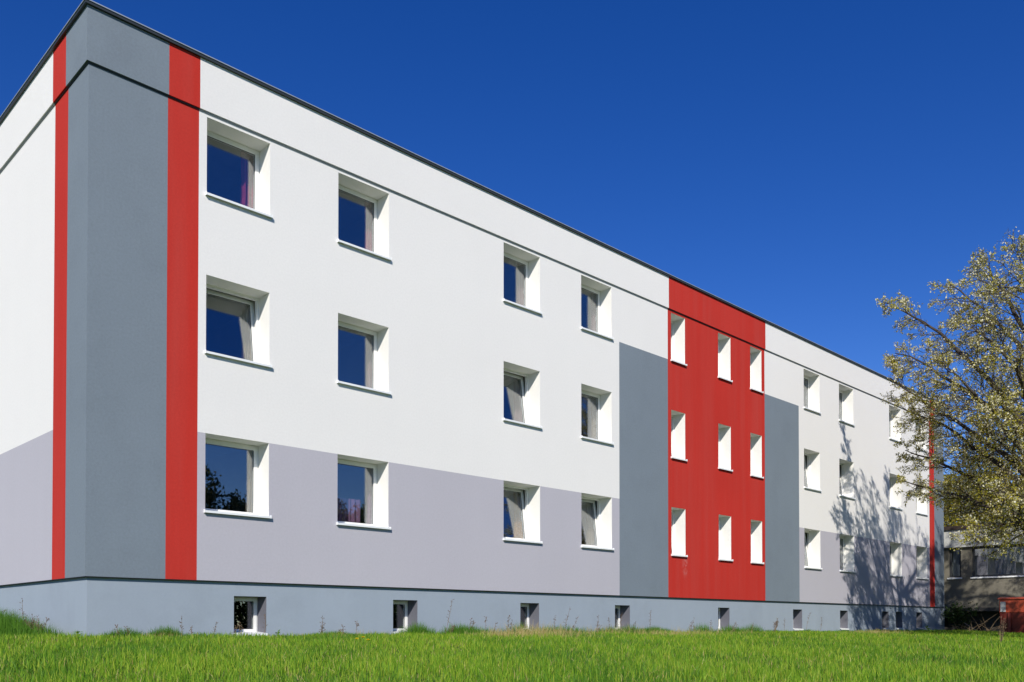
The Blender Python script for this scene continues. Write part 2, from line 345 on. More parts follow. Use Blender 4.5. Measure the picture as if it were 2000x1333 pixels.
rng = random.Random(5)
def bars(mb, x0, x1, z0, z1, y0, y1, wd, wb=None):
    wb = wb or wd
    mb.box((x0, y0, z1-wd), (x1, y1, z1)); mb.box((x0, y0, z0), (x1, y1, z0+wb))
    mb.box((x0, y0, z0+wb), (x0+wd, y1, z1-wd)); mb.box((x1-wd, y0, z0+wb), (x1, y1, z1-wd))
def curtain(mb, x0, x1, z0, z1, y, amp=0.035, waves=6, gather=0.0):
    n = waves*8; i = len(mb.v)
    for k in range(n+1):
        t = k/n; yy = y + amp*math.sin(t*waves*2*math.pi) + 0.01*math.sin(t*23)
        mb.v.append((x0+(x1-x0)*t, yy, z1)); mb.v.append((x1-(x1-x0)*(1-t)*(1-gather*0.3), yy*1.0, (z0+z1)/2)); mb.v.append((x1-(x1-x0)*(1-t)*(1+gather), yy, z0))
    for k in range(n):
        for q in range(2):
            a = i+k*3+q; mb.f.append((a, a+3, a+4, a+1)); mb.m.append(0)
TILT = {(0, 1), (2, 1), (2, 2), (3, 2), (4, 0), (4, 1), (4, 2), (7, 1), (7, 2), (8, 1), (9, 1)}
CURT = {(0, 0): 'cur_pink', (0, 1): 'cur_tan', (0, 2): 'cur_tan', (1, 0): 'cur_pink', (1, 1): 'cur_rose', (1, 2): 'cur_violet',
        (2, 0): 'cur_rose', (2, 1): 'cur_rose', (2, 2): 'cur_orange', (3, 0): 'cur_rose', (3, 1): 'cur_tan', (3, 2): 'cur_tan'}
def window(x0, x1, zt, zb, kind, ci, ri):
    Y0 = REC if kind == 'b' else 0.0
    dep = 0.335 if kind == 'b' else 0.395
    yi = Y0+dep; ft = 0.05
    small = kind in 'nb'
    fw_ = 0.05
    wo = MB(); bars(wo, x0, x1, zb, zt, yi, yi+0.07, fw_)
    wo = wo.build('window', M['pvc'], bld)
    if kind == 'b': tag(wo, 'small white framed cellar window in the plinth')
    rv = MB()
    rv.face([(x1, Y0, zb), (x1, yi+0.08, zb), (x1, yi+0.08, zt), (x1, Y0, zt)]); rv.face([(x0, Y0, zb), (x0, Y0, zt), (x0, yi+0.08, zt), (x0, yi+0.08, zb)])
    rv.face([(x0, Y0, zt), (x1, Y0, zt), (x1, yi+0.08, zt), (x0, yi+0.08, zt)]); rv.face([(x0, Y0, zb), (x0, yi+0.08, zb), (x1, yi+0.08, zb), (x1, Y0, zb)])
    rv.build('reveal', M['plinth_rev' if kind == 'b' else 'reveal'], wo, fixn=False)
    # sash and pane, tilted inwards at the top where the photo shows it
    sx0, sx1, sz0, sz1 = x0+0.022, x1-0.022, zb+0.03, zt-0.022
    sw = 0.075 if not small else 0.06
    sa = MB(); bars(sa, sx0, sx1, sz0, sz1, yi+0.018-0.03, yi+0.055, sw)
    pa = MB().box((sx0+sw-0.004, yi+0.015, sz0+sw-0.004), (sx1-sw+0.004, yi+0.033, sz1-sw+0.004))
    ga = MB(); bars(ga, sx0+sw-0.001, sx1-sw+0.001, sz0+sw-0.001, sz1-sw+0.001, yi+0.004, yi+0.014, 0.007)
    hd = MB().box((sx1-sw*0.72, yi+0.056, (sz0+sz1)/2-0.03), (sx1-sw*0.3, yi+0.068, (sz0+sz1)/2+0.04)).box((sx1-sw*0.66, yi+0.0685, (sz0+sz1)/2-0.10), (sx1-sw*0.36, yi+0.095, (sz0+sz1)/2+0.01))
    tl = (ci, ri) in TILT and kind != 'b'
    if tl:
        th = R(7.5 if not small else 6); c, s = math.cos(th), math.sin(th); py, pz = yi+0.03, sz0
        for q in (sa, pa, ga, hd): q.v = [(x, py+(y-py)*c+(z-pz)*s+0.004, pz-(y-py)*s+(z-pz)*c) for x, y, z in q.v]
    so = sa.build('sash', M['pvc'], wo)
    tag(pa.build('pane', M['glass'], wo), None); ga.build('gasket', M['gasket'], wo)
    if kind == 'w': hd.build('handle', M['pvc'], wo)
    # sill: sloped top, folded front edge, end caps
    ov = 0.058
    e = 0.022
    si = MB().prism([(Y0-ov, zb-0.034), (Y0-ov, zb+0.018), (yi-0.005, zb+0.045), (yi-0.005, zb+0.03), (Y0-ov+0.012, zb+0.006), (Y0-ov+0.012, zb-0.034)], x0-e+0.004 if kind != 'b' else x0+0.003, x1+e-0.004 if kind != 'b' else x1-0.003)
    if kind != 'b':
        # the part running behind the wall face stays inside the opening: clip the overhang to the front
        si = MB().prism([(Y0-ov, zb-0.026), (Y0-ov, zb+0.014), (Y0-0.002, zb+0.020), (Y0-0.002, zb+0.008), (Y0-ov+0.010, zb+0.003), (Y0-ov+0.010, zb-0.026)], x0-e, x1+e)
        si.prism([(Y0-0.0019, zb+0.008), (Y0-0.0019, zb+0.020), (yi-0.014, zb+0.046), (yi-0.014, zb+0.034)], x0+0.002, x1-0.002)
        for q in (x0-e-0.006, x1+e): si.box((q, Y0-ov-0.002, zb-0.028), (q+0.006, Y0-0.001, zb+0.030))
    si.build('sill', M['sill'], wo)
    # room behind
    mg_ = 0.55 if kind == 'w' else (0.4 if kind == 'n' else 0.28)
    ra, rb, rz0, rz1 = x0-mg_, x1+mg_, zb-(0.85 if kind != 'b' else 0.2), zt+(0.25 if kind != 'b' else 0.08)
    ya, yb_ = yi+0.10, yi+3.2
    rm = MB()
    rm.face([(ra, ya, rz0), (ra, yb_, rz0), (ra, yb_, rz1), (ra, ya, rz1)]); rm.face([(rb, ya, rz0), (rb, yb_, rz0), (rb, yb_, rz1), (rb, ya, rz1)])
    rm.face([(ra, yb_, rz0), (rb, yb_, rz0), (rb, yb_, rz1), (ra, yb_, rz1)]); rm.face([(ra, ya, rz1), (rb, ya, rz1), (rb, yb_, rz1), (ra, yb_, rz1)])
    rm.face([(ra, ya, rz0), (rb, ya, rz0), (rb, yb_, rz0), (ra, yb_, rz0)], 1)
    sheet(rm, ra, rb, rz0, rz1, ya, [(x0-0.0, x1+0.0, zt, zb)])
    rm.build('room', [M['cellroom']]*2 if kind == 'b' else [M['room'], M['roomfl']], wo, fixn=False)
    if kind == 'w' and (ci, ri) in CURT:
        cu = MB(); k = CURT[(ci, ri)]
        yc = ya + (0.10 if not tl else 0.28)
        wdt = {(0, 0): 0.44, (0, 1): 0.30, (0, 2): 0.30, (1, 0): 0.34, (1, 1): 0.28, (2, 0): 0.36}.get((ci, ri), 0.27)
        if (ci, ri) == (1, 2):
            curtain(cu, x0+0.10, x0+0.95, zb-0.1, zb+0.62, yc, 0.03, 7, 0.0)
        elif k == 'cur_orange': curtain(cu, x0-0.25, x0+0.62, zb-0.35, zb+0.75, yc, 0.04, 6, 0.0)
        curtain(cu, x1-wdt+0.16, x1+0.18, zb-0.4, zt+0.1, yc, 0.04, 5, 0.12)
        cu.build('curtain', M[k], wo, smooth=True, fixn=False)
for wdef in WIN + BWIN: window(*wdef)

# ------------------------------------------------------------------ low building at the end, facing the lawn
LX = 37.55; LY0, LY1 = -26.0, 6.0
lz = lambda v: atX(1850, v, LX).z
lb = empty('low_building', (LX, 0, 0)); tag(lb, 'low flat roofed building with brown render and pale fascia beside the block', 'building')
def lpart(mb, name, mats, parent=None, **k):
    mb.v = [(x-LX, y, z) for x, y, z in mb.v] if parent is None or parent is lb else [(x-LX, y, z) for x, y, z in mb.v]
    return mb.build(name, mats, parent or lb, **k)
def lyu(u, X=LX): return atX(u, 1100, X).y
zf1, zf0, zw0, zc = lz(1037), lz(1071), lz(1130), lz(1188)
LW = [(lyu(1877), lyu(1853)), (lyu(1898)-6.4, lyu(1898))]
LH = [(a, b, zf0-0.02, zw0) for a, b in LW] + [(LW[1][0]-4.2, LW[1][0]-0.9, zf0-0.02, zw0)]
def sheetX(mb, y0, y1, z0, z1, X, holes):
    t = MB(); sheet(t, y0, y1, z0, z1, 0, holes); mb.v += [(X, x, z) for x, y, z in t.v]; mb.f += t.f; mb.m += t.m
wl = MB(); sheetX(wl, LY0, LY1, zc, zf0, LX, LH); tag(lpart(wl, 'wall', M['rough'], fixn=False), 'rough brown rendered wall')
lpart(MB().box((LX-0.001, LY0, zc-0.16), (LX+0.5, LY1, zc-0.001)), 'floor_slab_edge', M['cellar'])
lpart(MB().box((LX+0.75, LY0, -0.6), (LX+0.9, LY1, zc-0.17)), 'basement_wall', M['cellar'])
lpart(MB().box((LX-0.14, LY0, zf0), (LX+0.1, LY1, zf1)), 'fascia', M['fascia'])
lpart(MB().box((LX-0.22, LY0, zf1+0.001), (LX+9, LY1, zf1+0.17)), 'roof_edge', M['darkbrown'])
lpart(MB().face([(LX+8, LY0, -0.5), (LX+8, LY1, -0.5), (LX+8, LY1, zf1), (LX+8, LY0, zf1)]).face([(LX+0.02, LY0, -0.5), (LX+8, LY0, -0.5), (LX+8, LY0, zf1), (LX+0.02, LY0, zf1)]), 'rear_wall', M['rough'], fixn=False)
for a, b, zt, zb in LH:
    t = MB(); bars(t, a, b, zb, zt, 0.10, 0.17, 0.09)
    n = 1 if b-a < 2 else 3
    for k in range(1, n): yq = a+(b-a)*k/n; t.box((yq-0.06, 0.1, zb+0.09), (yq+0.06, 0.17, zt-0.09))
    t.v = [(LX+y, x, z) for x, y, z in t.v]
    wo = lpart(t, 'window', M['dframe'])
    for k in range(n):
        ya, yb2 = a+(b-a)*k/n+0.05, a+(b-a)*(k+1)/n-0.05
        lpart(MB().box((LX+0.125, ya, zb+0.05), (LX+0.14, yb2, zt-0.05)), 'pane', M['glass'], wo)
    rv = MB()
    for q in (a, b): rv.face([(LX, q, zb), (LX+0.2, q, zb), (LX+0.2, q, zt), (LX, q, zt)])
    rv.face([(LX, a, zt), (LX, b, zt), (LX+0.2, b, zt), (LX+0.2, a, zt)]); rv.face([(LX, a, zb), (LX, b, zb), (LX+0.2, b, zb), (LX+0.2, a, zb)])
    lpart(rv, 'reveal', M['rough'], wo, fixn=False)
    lpart(MB().prism([(LX-0.06, zb-0.05), (LX-0.06, zb+0.005), (LX+0.1, zb+0.03), (LX+0.1, zb+0.004), (LX-0.002, zb-0.01), (LX-0.002, zb-0.05)], a-0.05, b+0.05, axis='y'), 'sill', M['sill'], wo)
    lpart(MB().face([(LX+2.5, a-1, zb-1), (LX+2.5, b+1, zb-1), (LX+2.5, b+1, zt+.1), (LX+2.5, a-1, zt+.1)]).face([(LX+.2, a-1, zt+.08), (LX+.2, b+1, zt+.08), (LX+2.5, b+1, zt+.08), (LX+2.5, a-1, zt+.08)])
          .face([(LX+.2, a-1, zb-1), (LX+.2, b+1, zb-1), (LX+2.5, b+1, zb-1), (LX+2.5, a-1, zb-1)]).face([(LX+.2, a-1, zb-1), (LX+2.5, a-1, zb-1), (LX+2.5, a-1, zt+.1), (LX+.2, a-1, zt+.1)]).face([(LX+.2, b+1, zb-1), (LX+2.5, b+1, zb-1), (LX+2.5, b+1, zt+.1), (LX+.2, b+1, zt+.1)]), 'room', M['room'], wo, fixn=False)

# ------------------------------------------------------------------ red waste container
SX = 33.2
syl = atX(1953, 1240, SX).y; sw_, sdp = 2.6, 1.5
sk = empty('waste_container', (SX, syl, zgs(SX, syl-1)-0.02)); tag(sk, 'red steel waste container with lidded top in front of the low building', 'container')
zt_ = atX(1956, 1168, SX).z - sk.location.z; zm = zt_*0.60
t = MB().prism([(0.10, 0.08), (0.0, zm), (sdp, zm), (sdp-0.1, 0.08)], -sw_, 0, axis='y'); t.build('body', M['skipdark'], sk, bevel=0.01)
t = MB().prism([(-0.02, zm+0.001), (-0.02, zt_-0.07), (sdp+0.02, zt_-0.07), (sdp+0.02, zm+0.001)], -sw_-0.01, 0.01, axis='y'); t.build('upper_body', M['skip'], sk, bevel=0.012)
t = MB().prism([(-0.07, zt_-0.069), (-0.07, zt_-0.02), (0.3, zt_+0.03), (sdp+0.07, zt_+0.05), (sdp+0.07, zt_-0.069)], -sw_-0.06, 0.06, axis='y'); t.build('lid', M['skip'], sk, bevel=0.01)
MB().box((-0.036, -0.22, zm+0.03), (-0.021, -0.03, zt_-0.16)).build('plate', M['plate'], sk)
for yy in (-0.35, -sw_/2, -sw_+0.35): MB().box((-0.05, yy-0.05, 0.1), (-0.02+0.09, yy+0.05, zm-0.01)).build('rib', M['skipdark'], sk)
for yy in (-0.3, -sw_+0.3):
    for xx in (0.3, sdp-0.3): MB().tube([(xx, yy-0.04, 0.07), (xx, yy+0.04, 0.07)], 0.085, 12).build('wheel', M['black'], sk)

# stay wire from the house corner to the ground
p0 = atX(1842, 1186, 37.3); p1 = atX(1912, 1227, 36.6); p1.z = zgs(p1.x, p1.y)
wr = MB().tube([p0 + (p1-p0)*k/8 - Vector((0, 0, 0.05*math.sin(math.pi*k/8))) for k in range(9)], 0.014, 6)
wr.box((p1.x-0.04, p1.y-0.04, p1.z-0.1), (p1.x+0.04, p1.y+0.04, p1.z+0.05))
tag(wr.build('stay_wire', M['wire'], loc=tuple(p1)), 'thin grey wire slanting from the house end to the ground', 'wire')

# ------------------------------------------------------------------ trees
class Tree:
    def __init__(s, seed, a0=30, a1=65, tp=0.55): s.a0, s.a1, s.tp = a0, a1, tp; s.rg = random.Random(seed); s.br = MB(); s.tips = []; s.np = np.random.default_rng(seed)
    def path(s, p0, p1, bend, n=8, wig=0.06):
        p0, p1 = Vector(p0), Vector(p1); L = (p1-p0).length; P = []
        off = Vector((0, 0, 0))
        for k in range(n+1):
            q = k/n
            P.append(p0.lerp(p1, q) + Vector(bend)*(4*q*(1-q)) + off)
            off = off + Vector((s.rg.gauss(0, 1), s.rg.gauss(0, 1), s.rg.gauss(0, 1)))*(L*wig/n)
        e = P[-1]-p1                        # pin the far end so that the next limb starts on this one
        return [q - e*(k/n) for k, q in enumerate(P)]
    def limb(s, P, r0, r1, sides=7):
        n = len(P)-1; s.br.tube(P, [r0+(r1-r0)*(k/n)**0.8 for k in range(n+1)], sides)
    def grow(s, p, d, L, r, lev, droop=0.0):
        rg = s.rg; n = 5 if lev > 0 else 4; P = [p]; d = d.normalized()
        for k in range(n):
            d = (d + Vector((rg.gauss(0, .16), rg.gauss(0, .16), rg.gauss(0, .14)+0.03-droop))).normalized(); P.append(P[-1] + d*(L/n))
        s.br.tube(P, [max(0.004, r*(1-0.75*k/n)) for k in range(n+1)], 5 if lev > 0 else 3, cap=False)
        if lev == 0: s.tips.append(P); return
        cnt = s.cnt[lev]
        for k in range(cnt):
            q = 0.2 + 0.8*(k+rg.random())/cnt; i = min(n-1, int(q*n)); pp = P[i].lerp(P[i+1], q*n-i) if i < n else P[-1]
            t = (P[i+1]-P[i]).normalized(); a = t.orthogonal().normalized(); a.rotate(Matrix.Rotation(rg.uniform(0, 2*math.pi), 3, t))
            ang = rg.uniform(R(s.a0), R(s.a1)); dd = t*math.cos(ang) + a*math.sin(ang)
            s.grow(pp, dd, L*rg.uniform(0.40, 0.62)*(1.1-0.4*q), r*0.5, lev-1, droop)
    def along(s, P, q0, cnt, L, r, lev, droop=0.0):
        rg = s.rg; n = len(P)-1
        for k in range(cnt):
            q = q0 + (1-q0)*(k+rg.random())/cnt; i = min(n-1, int(q*n)); pp = P[i].lerp(P[i+1], min(1, q*n-i))
            t = (P[i+1]-P[i]).normalized(); a = t.orthogonal().normalized(); a.rotate(Matrix.Rotation(rg.uniform(0, 2*math.pi), 3, t))
            ang = rg.uniform(R(s.a0+5), R(s.a1+5)); s.grow(pp, t*math.cos(ang)+a*math.sin(ang), L*rg.uniform(0.6, 1.15)*(1.15-s.tp*q), r*(1.1-0.6*q), lev, droop)
    def foliage(s, per_m, sizes, spread, frac, n_quads=1, off=(0, 0, 0)):
        """small crossed faces along the twigs; frac = shares of the materials"""
        C = []
        for P in s.tips:
            for a, b in zip(P[:-1], P[1:]):
                k = max(1, int(round((b-a).length*per_m + s.rg.random()-0.5)))
                for _ in range(k): C.append(tuple(a.lerp(b, s.rg.random())))
        C = np.array(C) + s.np.normal(0, spread, (len(C), 3)); n = len(C)
        mi = s.np.choice(len(frac), n, p=frac)
        sz = np.array(sizes)[mi]*s.np.uniform(0.6, 1.25, n)
        V = []; F = []; MI = []
        for q in range(n_quads):
            d1 = s.np.normal(0, 1, (n, 3)); d1 /= np.linalg.norm(d1, axis=1)[:, None]
            d2 = np.cross(d1, s.np.normal(0, 1, (n, 3))); d2 /= np.linalg.norm(d2, axis=1)[:, None]
            a = d1*(sz*0.5)[:, None]; b = d2*(sz*0.36)[:, None]; nr = np.cross(d1, d2)*(sz*0.12)[:, None]
            V.append(np.stack([C-a, C-b+nr, C+a, C+b+nr], 1).reshape(-1, 3)); MI.append(mi)
        V = np.concatenate(V)-np.array(off); nf = len(V)//4
        me = bpy.data.meshes.new('crown'); me.vertices.add(len(V)); me.vertices.foreach_set('co', V.astype(np.float32).ravel())
        me.loops.add(nf*4); me.loops.foreach_set('vertex_index', np.arange(nf*4, dtype=np.int32))
        me.polygons.add(nf); me.polygons.foreach_set('loop_start', np.arange(0, nf*4, 4, dtype=np.int32)); me.polygons.foreach_set('loop_total', np.full(nf, 4, np.int32))
        me.update(calc_edges=True); me.polygons.foreach_set('material_index', np.concatenate(MI).astype(np.int32))
        return me
def finish_tree(t, base, label, mats, per_m, sizes, spread, frac, group=None, nq=1, name='tree'):
    e = empty(name, tuple(base)); tag(e, label, 'tree', group)
    b = Vector(base); t.br.v = [(x-b.x, y-b.y, z-b.z) for x, y, z in t.br.v]
    t.br.build('trunk', M['bark'], e, smooth=True, fixn=False)
    me = t.foliage(per_m, sizes, spread, frac, nq, off=tuple(base))
    for m_ in mats: me.materials.append(M[m_])
    o = bpy.data.objects.new('crown', me); col.objects.link(o); o.parent = e
    return e

# blossoming tree close to the end of the front: limbs aimed at where its boughs reach
bx, by = 23.6, -7.6; bz = zgs(bx, by)-0.03
T = Tree(11, 22, 52, 0.78); T.cnt = {2: 7, 1: 6}
tr0 = Vector((bx, by, bz)); f1 = Vector((bx+0.15, by+0.1, 2.6)); 
P = T.path(tr0, f1, (0.05, 0, 0), 8, 0.04); T.br.tube(P, [0.34, 0.27, 0.25, 0.24, 0.23, 0.23, 0.22, 0.22, 0.2], 10)
f2 = Vector((bx+0.1, by+0.4, 5.6)); P2 = T.path(f1, f2, (0.2, 0.1, 0), 7, 0.06); T.limb(P2, 0.20, 0.15, 9)
f3 = Vector((bx+0.4, by+0.3, 9.3)); P3 = T.path(f2, f3, (0.1, -0.2, 0), 7, 0.05); T.limb(P3, 0.15, 0.09, 8)
aims = [  # start, (pixel u, v, depth), bend up, twig branches, length
    (f1, (1768, 880, 29.5), 0.7), (f1, (1764, 940, 28.4), 0.6), (P2[3], (1765, 800, 29.0), 0.7), (P2[4], (1738, 738, 28.0), 0.5),
    (f2, (1748, 690, 27.2), 0.4), (f2, (1732, 592, 28.5), 0.6), (P3[3], (1855, 555, 27.5), 0.5), (P3[4], (1920, 515, 28.0), 0.3),
    (f3, (1995, 490, 27.0), 0.2), (f3, (1962, 560, 24.5), 0.3), (P2[5], (1830, 700, 25.5), 0.4),
    (f1, (1905, 1068, 24.5), 0.9), (f1, (1945, 1020, 25.5), 0.8), (P2[3], (1925, 840, 24.0), 0.4), (f1, (1960, 960, 23.5), 0.6), (P2[4], (1945, 780, 23.0), 0.4), (P3[2], (1900, 640, 25.0), 0.4),
    (f2, (1985, 700, 23.0), 0.3), (P[7], (1985, 1020, 24.5), 0.7)]
for st, (u, v, D), bu in aims:
    tg_ = atD(u, v, D); L = (tg_-st).length
    PP = T.path(st, tg_, (0, 0, bu*0.55), 9, 0.10); T.limb(PP, 0.045+0.012*L, 0.014, 6)
    T.along(PP, 0.22, int(4+2.5*L), 1.65, 0.024, 2, droop=0.02)
for k in range(20):         # the far and the right-hand side of the crown
    an = R(-150 + (210 if k % 4 < 2 else 150)*(k+0.5)/20); hz_ = [3.2, 6.5, 9.6, 12.2][k % 4]; rr_ = [5.0, 5.6, 5.6, 4.4][k % 4]
    st = [f1, f2, P3[3], f3][k % 4]; tg_ = Vector((bx+0.2+rr_*math.cos(an), by+rr_*math.sin(an), hz_+T.rg.uniform(-.6, .6)))
    L = (tg_-st).length; PP = T.path(st, tg_, (0, 0, 0.4), 8, 0.1); T.limb(PP, 0.045+0.012*L, 0.014, 6)
    T.along(PP, 0.22, int(4+2.0*L), 1.6, 0.024, 2, droop=0.02)
finish_tree(T, tr0, 'large tree in cream blossom whose boughs reach across the end of the front', ['blossom', 'youngleaf'], 22, (0.062, 0.054), 0.028, (0.44, 0.56), name='blossoming_tree')

def generic_tree(seed, base, H, rad, mats, frac, per_m, sizes, label, group=None, nl=26, spread=0.06, cnt=(6, 6), tw=1.3, low=0.25, name='tree', nq=1):
    t = Tree(seed); t.cnt = {2: cnt[0], 1: cnt[1]}; rg = t.rg; b = Vector(base)
    top = b + Vector((rg.uniform(-.4, .4), rg.uniform(-.4, .4), H*0.86)); P = t.path(b, top, (rg.uniform(-.3, .3), rg.uniform(-.3, .3), 0), 12, 0.05)
    r0 = H*0.021; t.br.tube(P, [r0*(1.25 if k == 0 else 1-0.85*k/12) for k in range(13)], 9)
    for k in range(nl):
        q = low + (0.96-low)*(k+rg.random())/nl; i = min(11, int(q*12)); st = P[i].lerp(P[i+1], q*12-i)
        an = k*2.399+rg.uniform(-.4, .4); prof = math.sin(math.pi*min(1, (q-low*0.6)/(1.05-low*0.6))*0.93+0.15)**0.7
        rr_ = rad*max(0.25, prof)*rg.uniform(0.75, 1.12); tg_ = st + Vector((rr_*math.cos(an), rr_*math.sin(an), rg.uniform(0.1, 0.45)*rr_ + 0.10*H*q))
        PP = t.path(st, tg_, (0, 0, 0.15*rr_), 7, 0.1); L = (tg_-st).length; t.limb(PP, 0.03+0.010*L, 0.012, 5)
        t.along(PP, 0.25, int(3+1.7*L), tw, 0.025, 2)
    return finish_tree(t, b, label, mats, per_m, sizes, spread, frac, group, nq, name)
# neighbour out to the right whose shade dapples the low building
generic_tree(23, (31.0, -9.9, zgs(31.0, -9.9)-0.03), 13.0, 5.3, ['blossom', 'youngleaf'], (0.4, 0.6), 11, (0.075, 0.08), 'tall tree in young leaf in front of the low building wall', nl=32, name='spring_tree', low=0.14)
# olive spring trees behind the low building
for i, (u, D, H, rad, lab) in enumerate([(1905, 62, 10.5, 5.0, 'olive yellow tree behind the flat roof, next to the end of the block'),
                                         (1990, 58, 11.5, 5.2, 'taller olive tree behind the flat roof, farther from the block'),
                                         (2075, 66, 13.0, 5.5, 'tall olive tree behind the low building, behind the other olive trees')]):
    p = atD(u, 1219, D); generic_tree(40+i, (p.x, p.y, zgs(p.x, p.y)-0.03), H, rad, ['oliveleaf', 'youngleaf'], (0.75, 0.25), 7, (0.17, 0.15), lab, 'olive trees behind the low building', nl=26, spread=0.2, cnt=(5, 6), tw=1.8, low=0.12, name='olive_tree')
# trees across the lawn, seen mirrored in the window panes
for i, (x, y, H, rad, lab) in enumerate([(21, -46, 12.0, 5.2, 'dark green tree across the lawn, mirrored in the ground floor panes'), (29, -44, 10.0, 5.0, 'bushy green tree across the lawn beside the dark tree'),
                                     (37, -45, 10.5, 4.8, 'broad green tree across the lawn opposite the red field'), (14, -50, 8.5, 4.2, 'low green tree across the lawn opposite the corner')]):
    generic_tree(60+i, (x, y, zgs(x, y)-0.03), H, rad, ['greenleaf', 'oliveleaf'], (0.7, 0.3), 8, (0.26, 0.24), lab, 'trees across the lawn', nl=22, spread=0.22, cnt=(5, 5), tw=1.8, low=0.1, name='lawn_tree')

hr = np.random.default_rng(77); n = 26000
hx = hr.uniform(-30, 75, n); top = 3.2 + 0.7*np.sin(hx*0.5) + 0.5*np.sin(hx*1.3+1) + 0.3*np.sin(hx*3.1)
C = np.stack([hx, -54 + hr.normal(0, 0.8, n), top*hr.random(n)**0.8], 1); C[:, 2] += zg(hx, np.full(n, -54.)) 
d1 = hr.normal(0, 1, (n, 3)); d1 /= np.linalg.norm(d1, axis=1)[:, None]; d2 = np.cross(d1, hr.normal(0, 1, (n, 3))); d2 /= np.linalg.norm(d2, axis=1)[:, None]
V = np.stack([C-d1*.22, C-d2*.15, C+d1*.22, C+d2*.15], 1).reshape(-1, 3)
me = bpy.data.meshes.new('hedge'); me.from_pydata(V.tolist(), [], [(4*i, 4*i+1, 4*i+2, 4*i+3) for i in range(n)]); me.materials.append(M['greenleaf'])
ho = bpy.data.objects.new('hedge', me); col.objects.link(ho); tag(ho, 'long dark hedge across the lawn behind the trees', 'hedge', kind='stuff')

# ------------------------------------------------------------------ ivy bush in the corner and brushwood
def leaf_cloud(name, base, dims, n, size, mat, label, cat, stems=8, seed=1):
    rg = np.random.default_rng(seed); rr = random.Random(seed); e = empty(name, tuple(base)); tag(e, label, cat)
    st = MB(); tips = []
    for k in range(stems):
        tip = Vector((rr.uniform(-1, 1)*dims[0], rr.uniform(-1, 1)*dims[1], dims[2]*rr.uniform(0.6, 1.0)))
        P = [Vector((tip.x*0.3*q, tip.y*0.3*q, tip.z*q))*1.0 + Vector((tip.x*0.7*q*q, tip.y*0.7*q*q, 0)) for q in (0, .25, .5, .75, 1)]
        st.tube(P, [0.02, 0.016, 0.012, 0.009, 0.005], 5); tips.append(P)
    st.build('stem', M['bark'], e, smooth=True, fixn=False)
    C = np.array([tuple(tips[i % stems][rr.randint(0, 3)].lerp(tips[i % stems][4], rr.random())) for i in range(n)]) + rg.normal(0, 1, (n, 3))*np.array(dims)*(0.22, 0.22, 0.12)
    C[:, 2] = np.maximum(C[:, 2], 0.02)
    d1 = rg.normal(0, 1, (n, 3)); d1 /= np.linalg.norm(d1, axis=1)[:, None]; d2 = np.cross(d1, rg.normal(0, 1, (n, 3))); d2 /= np.linalg.norm(d2, axis=1)[:, None]
    sz = size*rg.uniform(.6, 1.3, n)[:, None]; V = np.stack([C-d1*sz*.5, C-d2*sz*.35, C+d1*sz*.5, C+d2*sz*.35], 1).reshape(-1, 3)
    me = bpy.data.meshes.new('foliage'); me.from_pydata(V.tolist(), [], [(4*i, 4*i+1, 4*i+2, 4*i+3) for i in range(n)]); me.materials.append(M[mat])
    o = bpy.data.objects.new('foliage', me); col.objects.link(o); o.parent = e; return e
leaf_cloud('ivy_bush', (37.0, -0.75, zgs(37, -.75)), (0.3, 0.6, 1.15), 1500, 0.10, 'ivy', 'dark ivy bush in the corner between block and low building', 'bush', 10, 3)
for i, (u, lab) in enumerate([(1890, 'dry brush leaning at the foot of the low building near the wire'), (1925, 'dead branches beside the waste container')]):
    p = atX(u, 1230, 36.6); rr = random.Random(i+9); e = empty('brushwood', (p.x, p.y, zgs(p.x, p.y))); tag(e, lab, 'branches')
    for k in range(9):
        a = Vector((rr.uniform(-.3, .3), rr.uniform(-.5, .5), -0.02)); b = a + Vector((rr.uniform(-.3, .3), rr.uniform(-1.0, 1.0), rr.uniform(.3, .95 if i else .6)))
        MB().tube([a, a.lerp(b, .5)+Vector((0, 0, .06)), b], [0.016, 0.012, 0.005], 5).build('branch', M['stalk'], e)

# ------------------------------------------------------------------ grass
def blades(name, xy, h, wd, mat, label, kind='stuff', seed=0, lean=0.35):
    rg = np.random.default_rng(seed); n = len(xy); x, y = xy[:, 0], xy[:, 1]; z = zg(x, y)-0.01
    an = rg.uniform(0, 2*np.pi, n); la = rg.uniform(0, 2*np.pi, n); lm = np.abs(rg.normal(0, lean, n)); 
    dx, dy = np.cos(an), np.sin(an); lx, ly = np.cos(la)*lm, np.sin(la)*lm
    def ring(q, ww):
        cx = x + lx*h*q*q; cy = y + ly*h*q*q; cz = z + h*q*(1-0.25*np.minimum(lm, 1.2)*q)
        return np.stack([cx-dx*wd*ww, cy-dy*wd*ww, cz], -1), np.stack([cx+dx*wd*ww, cy+dy*wd*ww, cz], -1)
    a0, b0 = ring(0, .5); a1, b1 = ring(.5, .42); t0, _ = ring(1, 0)
    V = np.stack([a0, b0, a1, b1, t0], 1).reshape(-1, 3); i = np.arange(n)*5
    q = np.stack([i, i+1, i+3, i+2], 1); tr = np.stack([i+2, i+3, i+4], 1)
    L = np.concatenate([q, tr], 1).reshape(-1); me = bpy.data.meshes.new(name)
    me.vertices.add(len(V)); me.vertices.foreach_set('co', V.astype(np.float32).ravel())
    me.loops.add(len(L)); me.loops.foreach_set('vertex_index', L.astype(np.int32))
    me.polygons.add(2*n); me.polygons.foreach_set('loop_start', np.stack([np.arange(n)*7, np.arange(n)*7+4], 1).ravel().astype(np.int32))
    me.polygons.foreach_set('loop_total', np.tile([4, 3], n).astype(np.int32)); me.update(calc_edges=True); me.materials.append(M[mat])
    o = bpy.data.objects.new(name, me); col.objects.link(o); tag(o, label, 'grass', kind=kind); return o
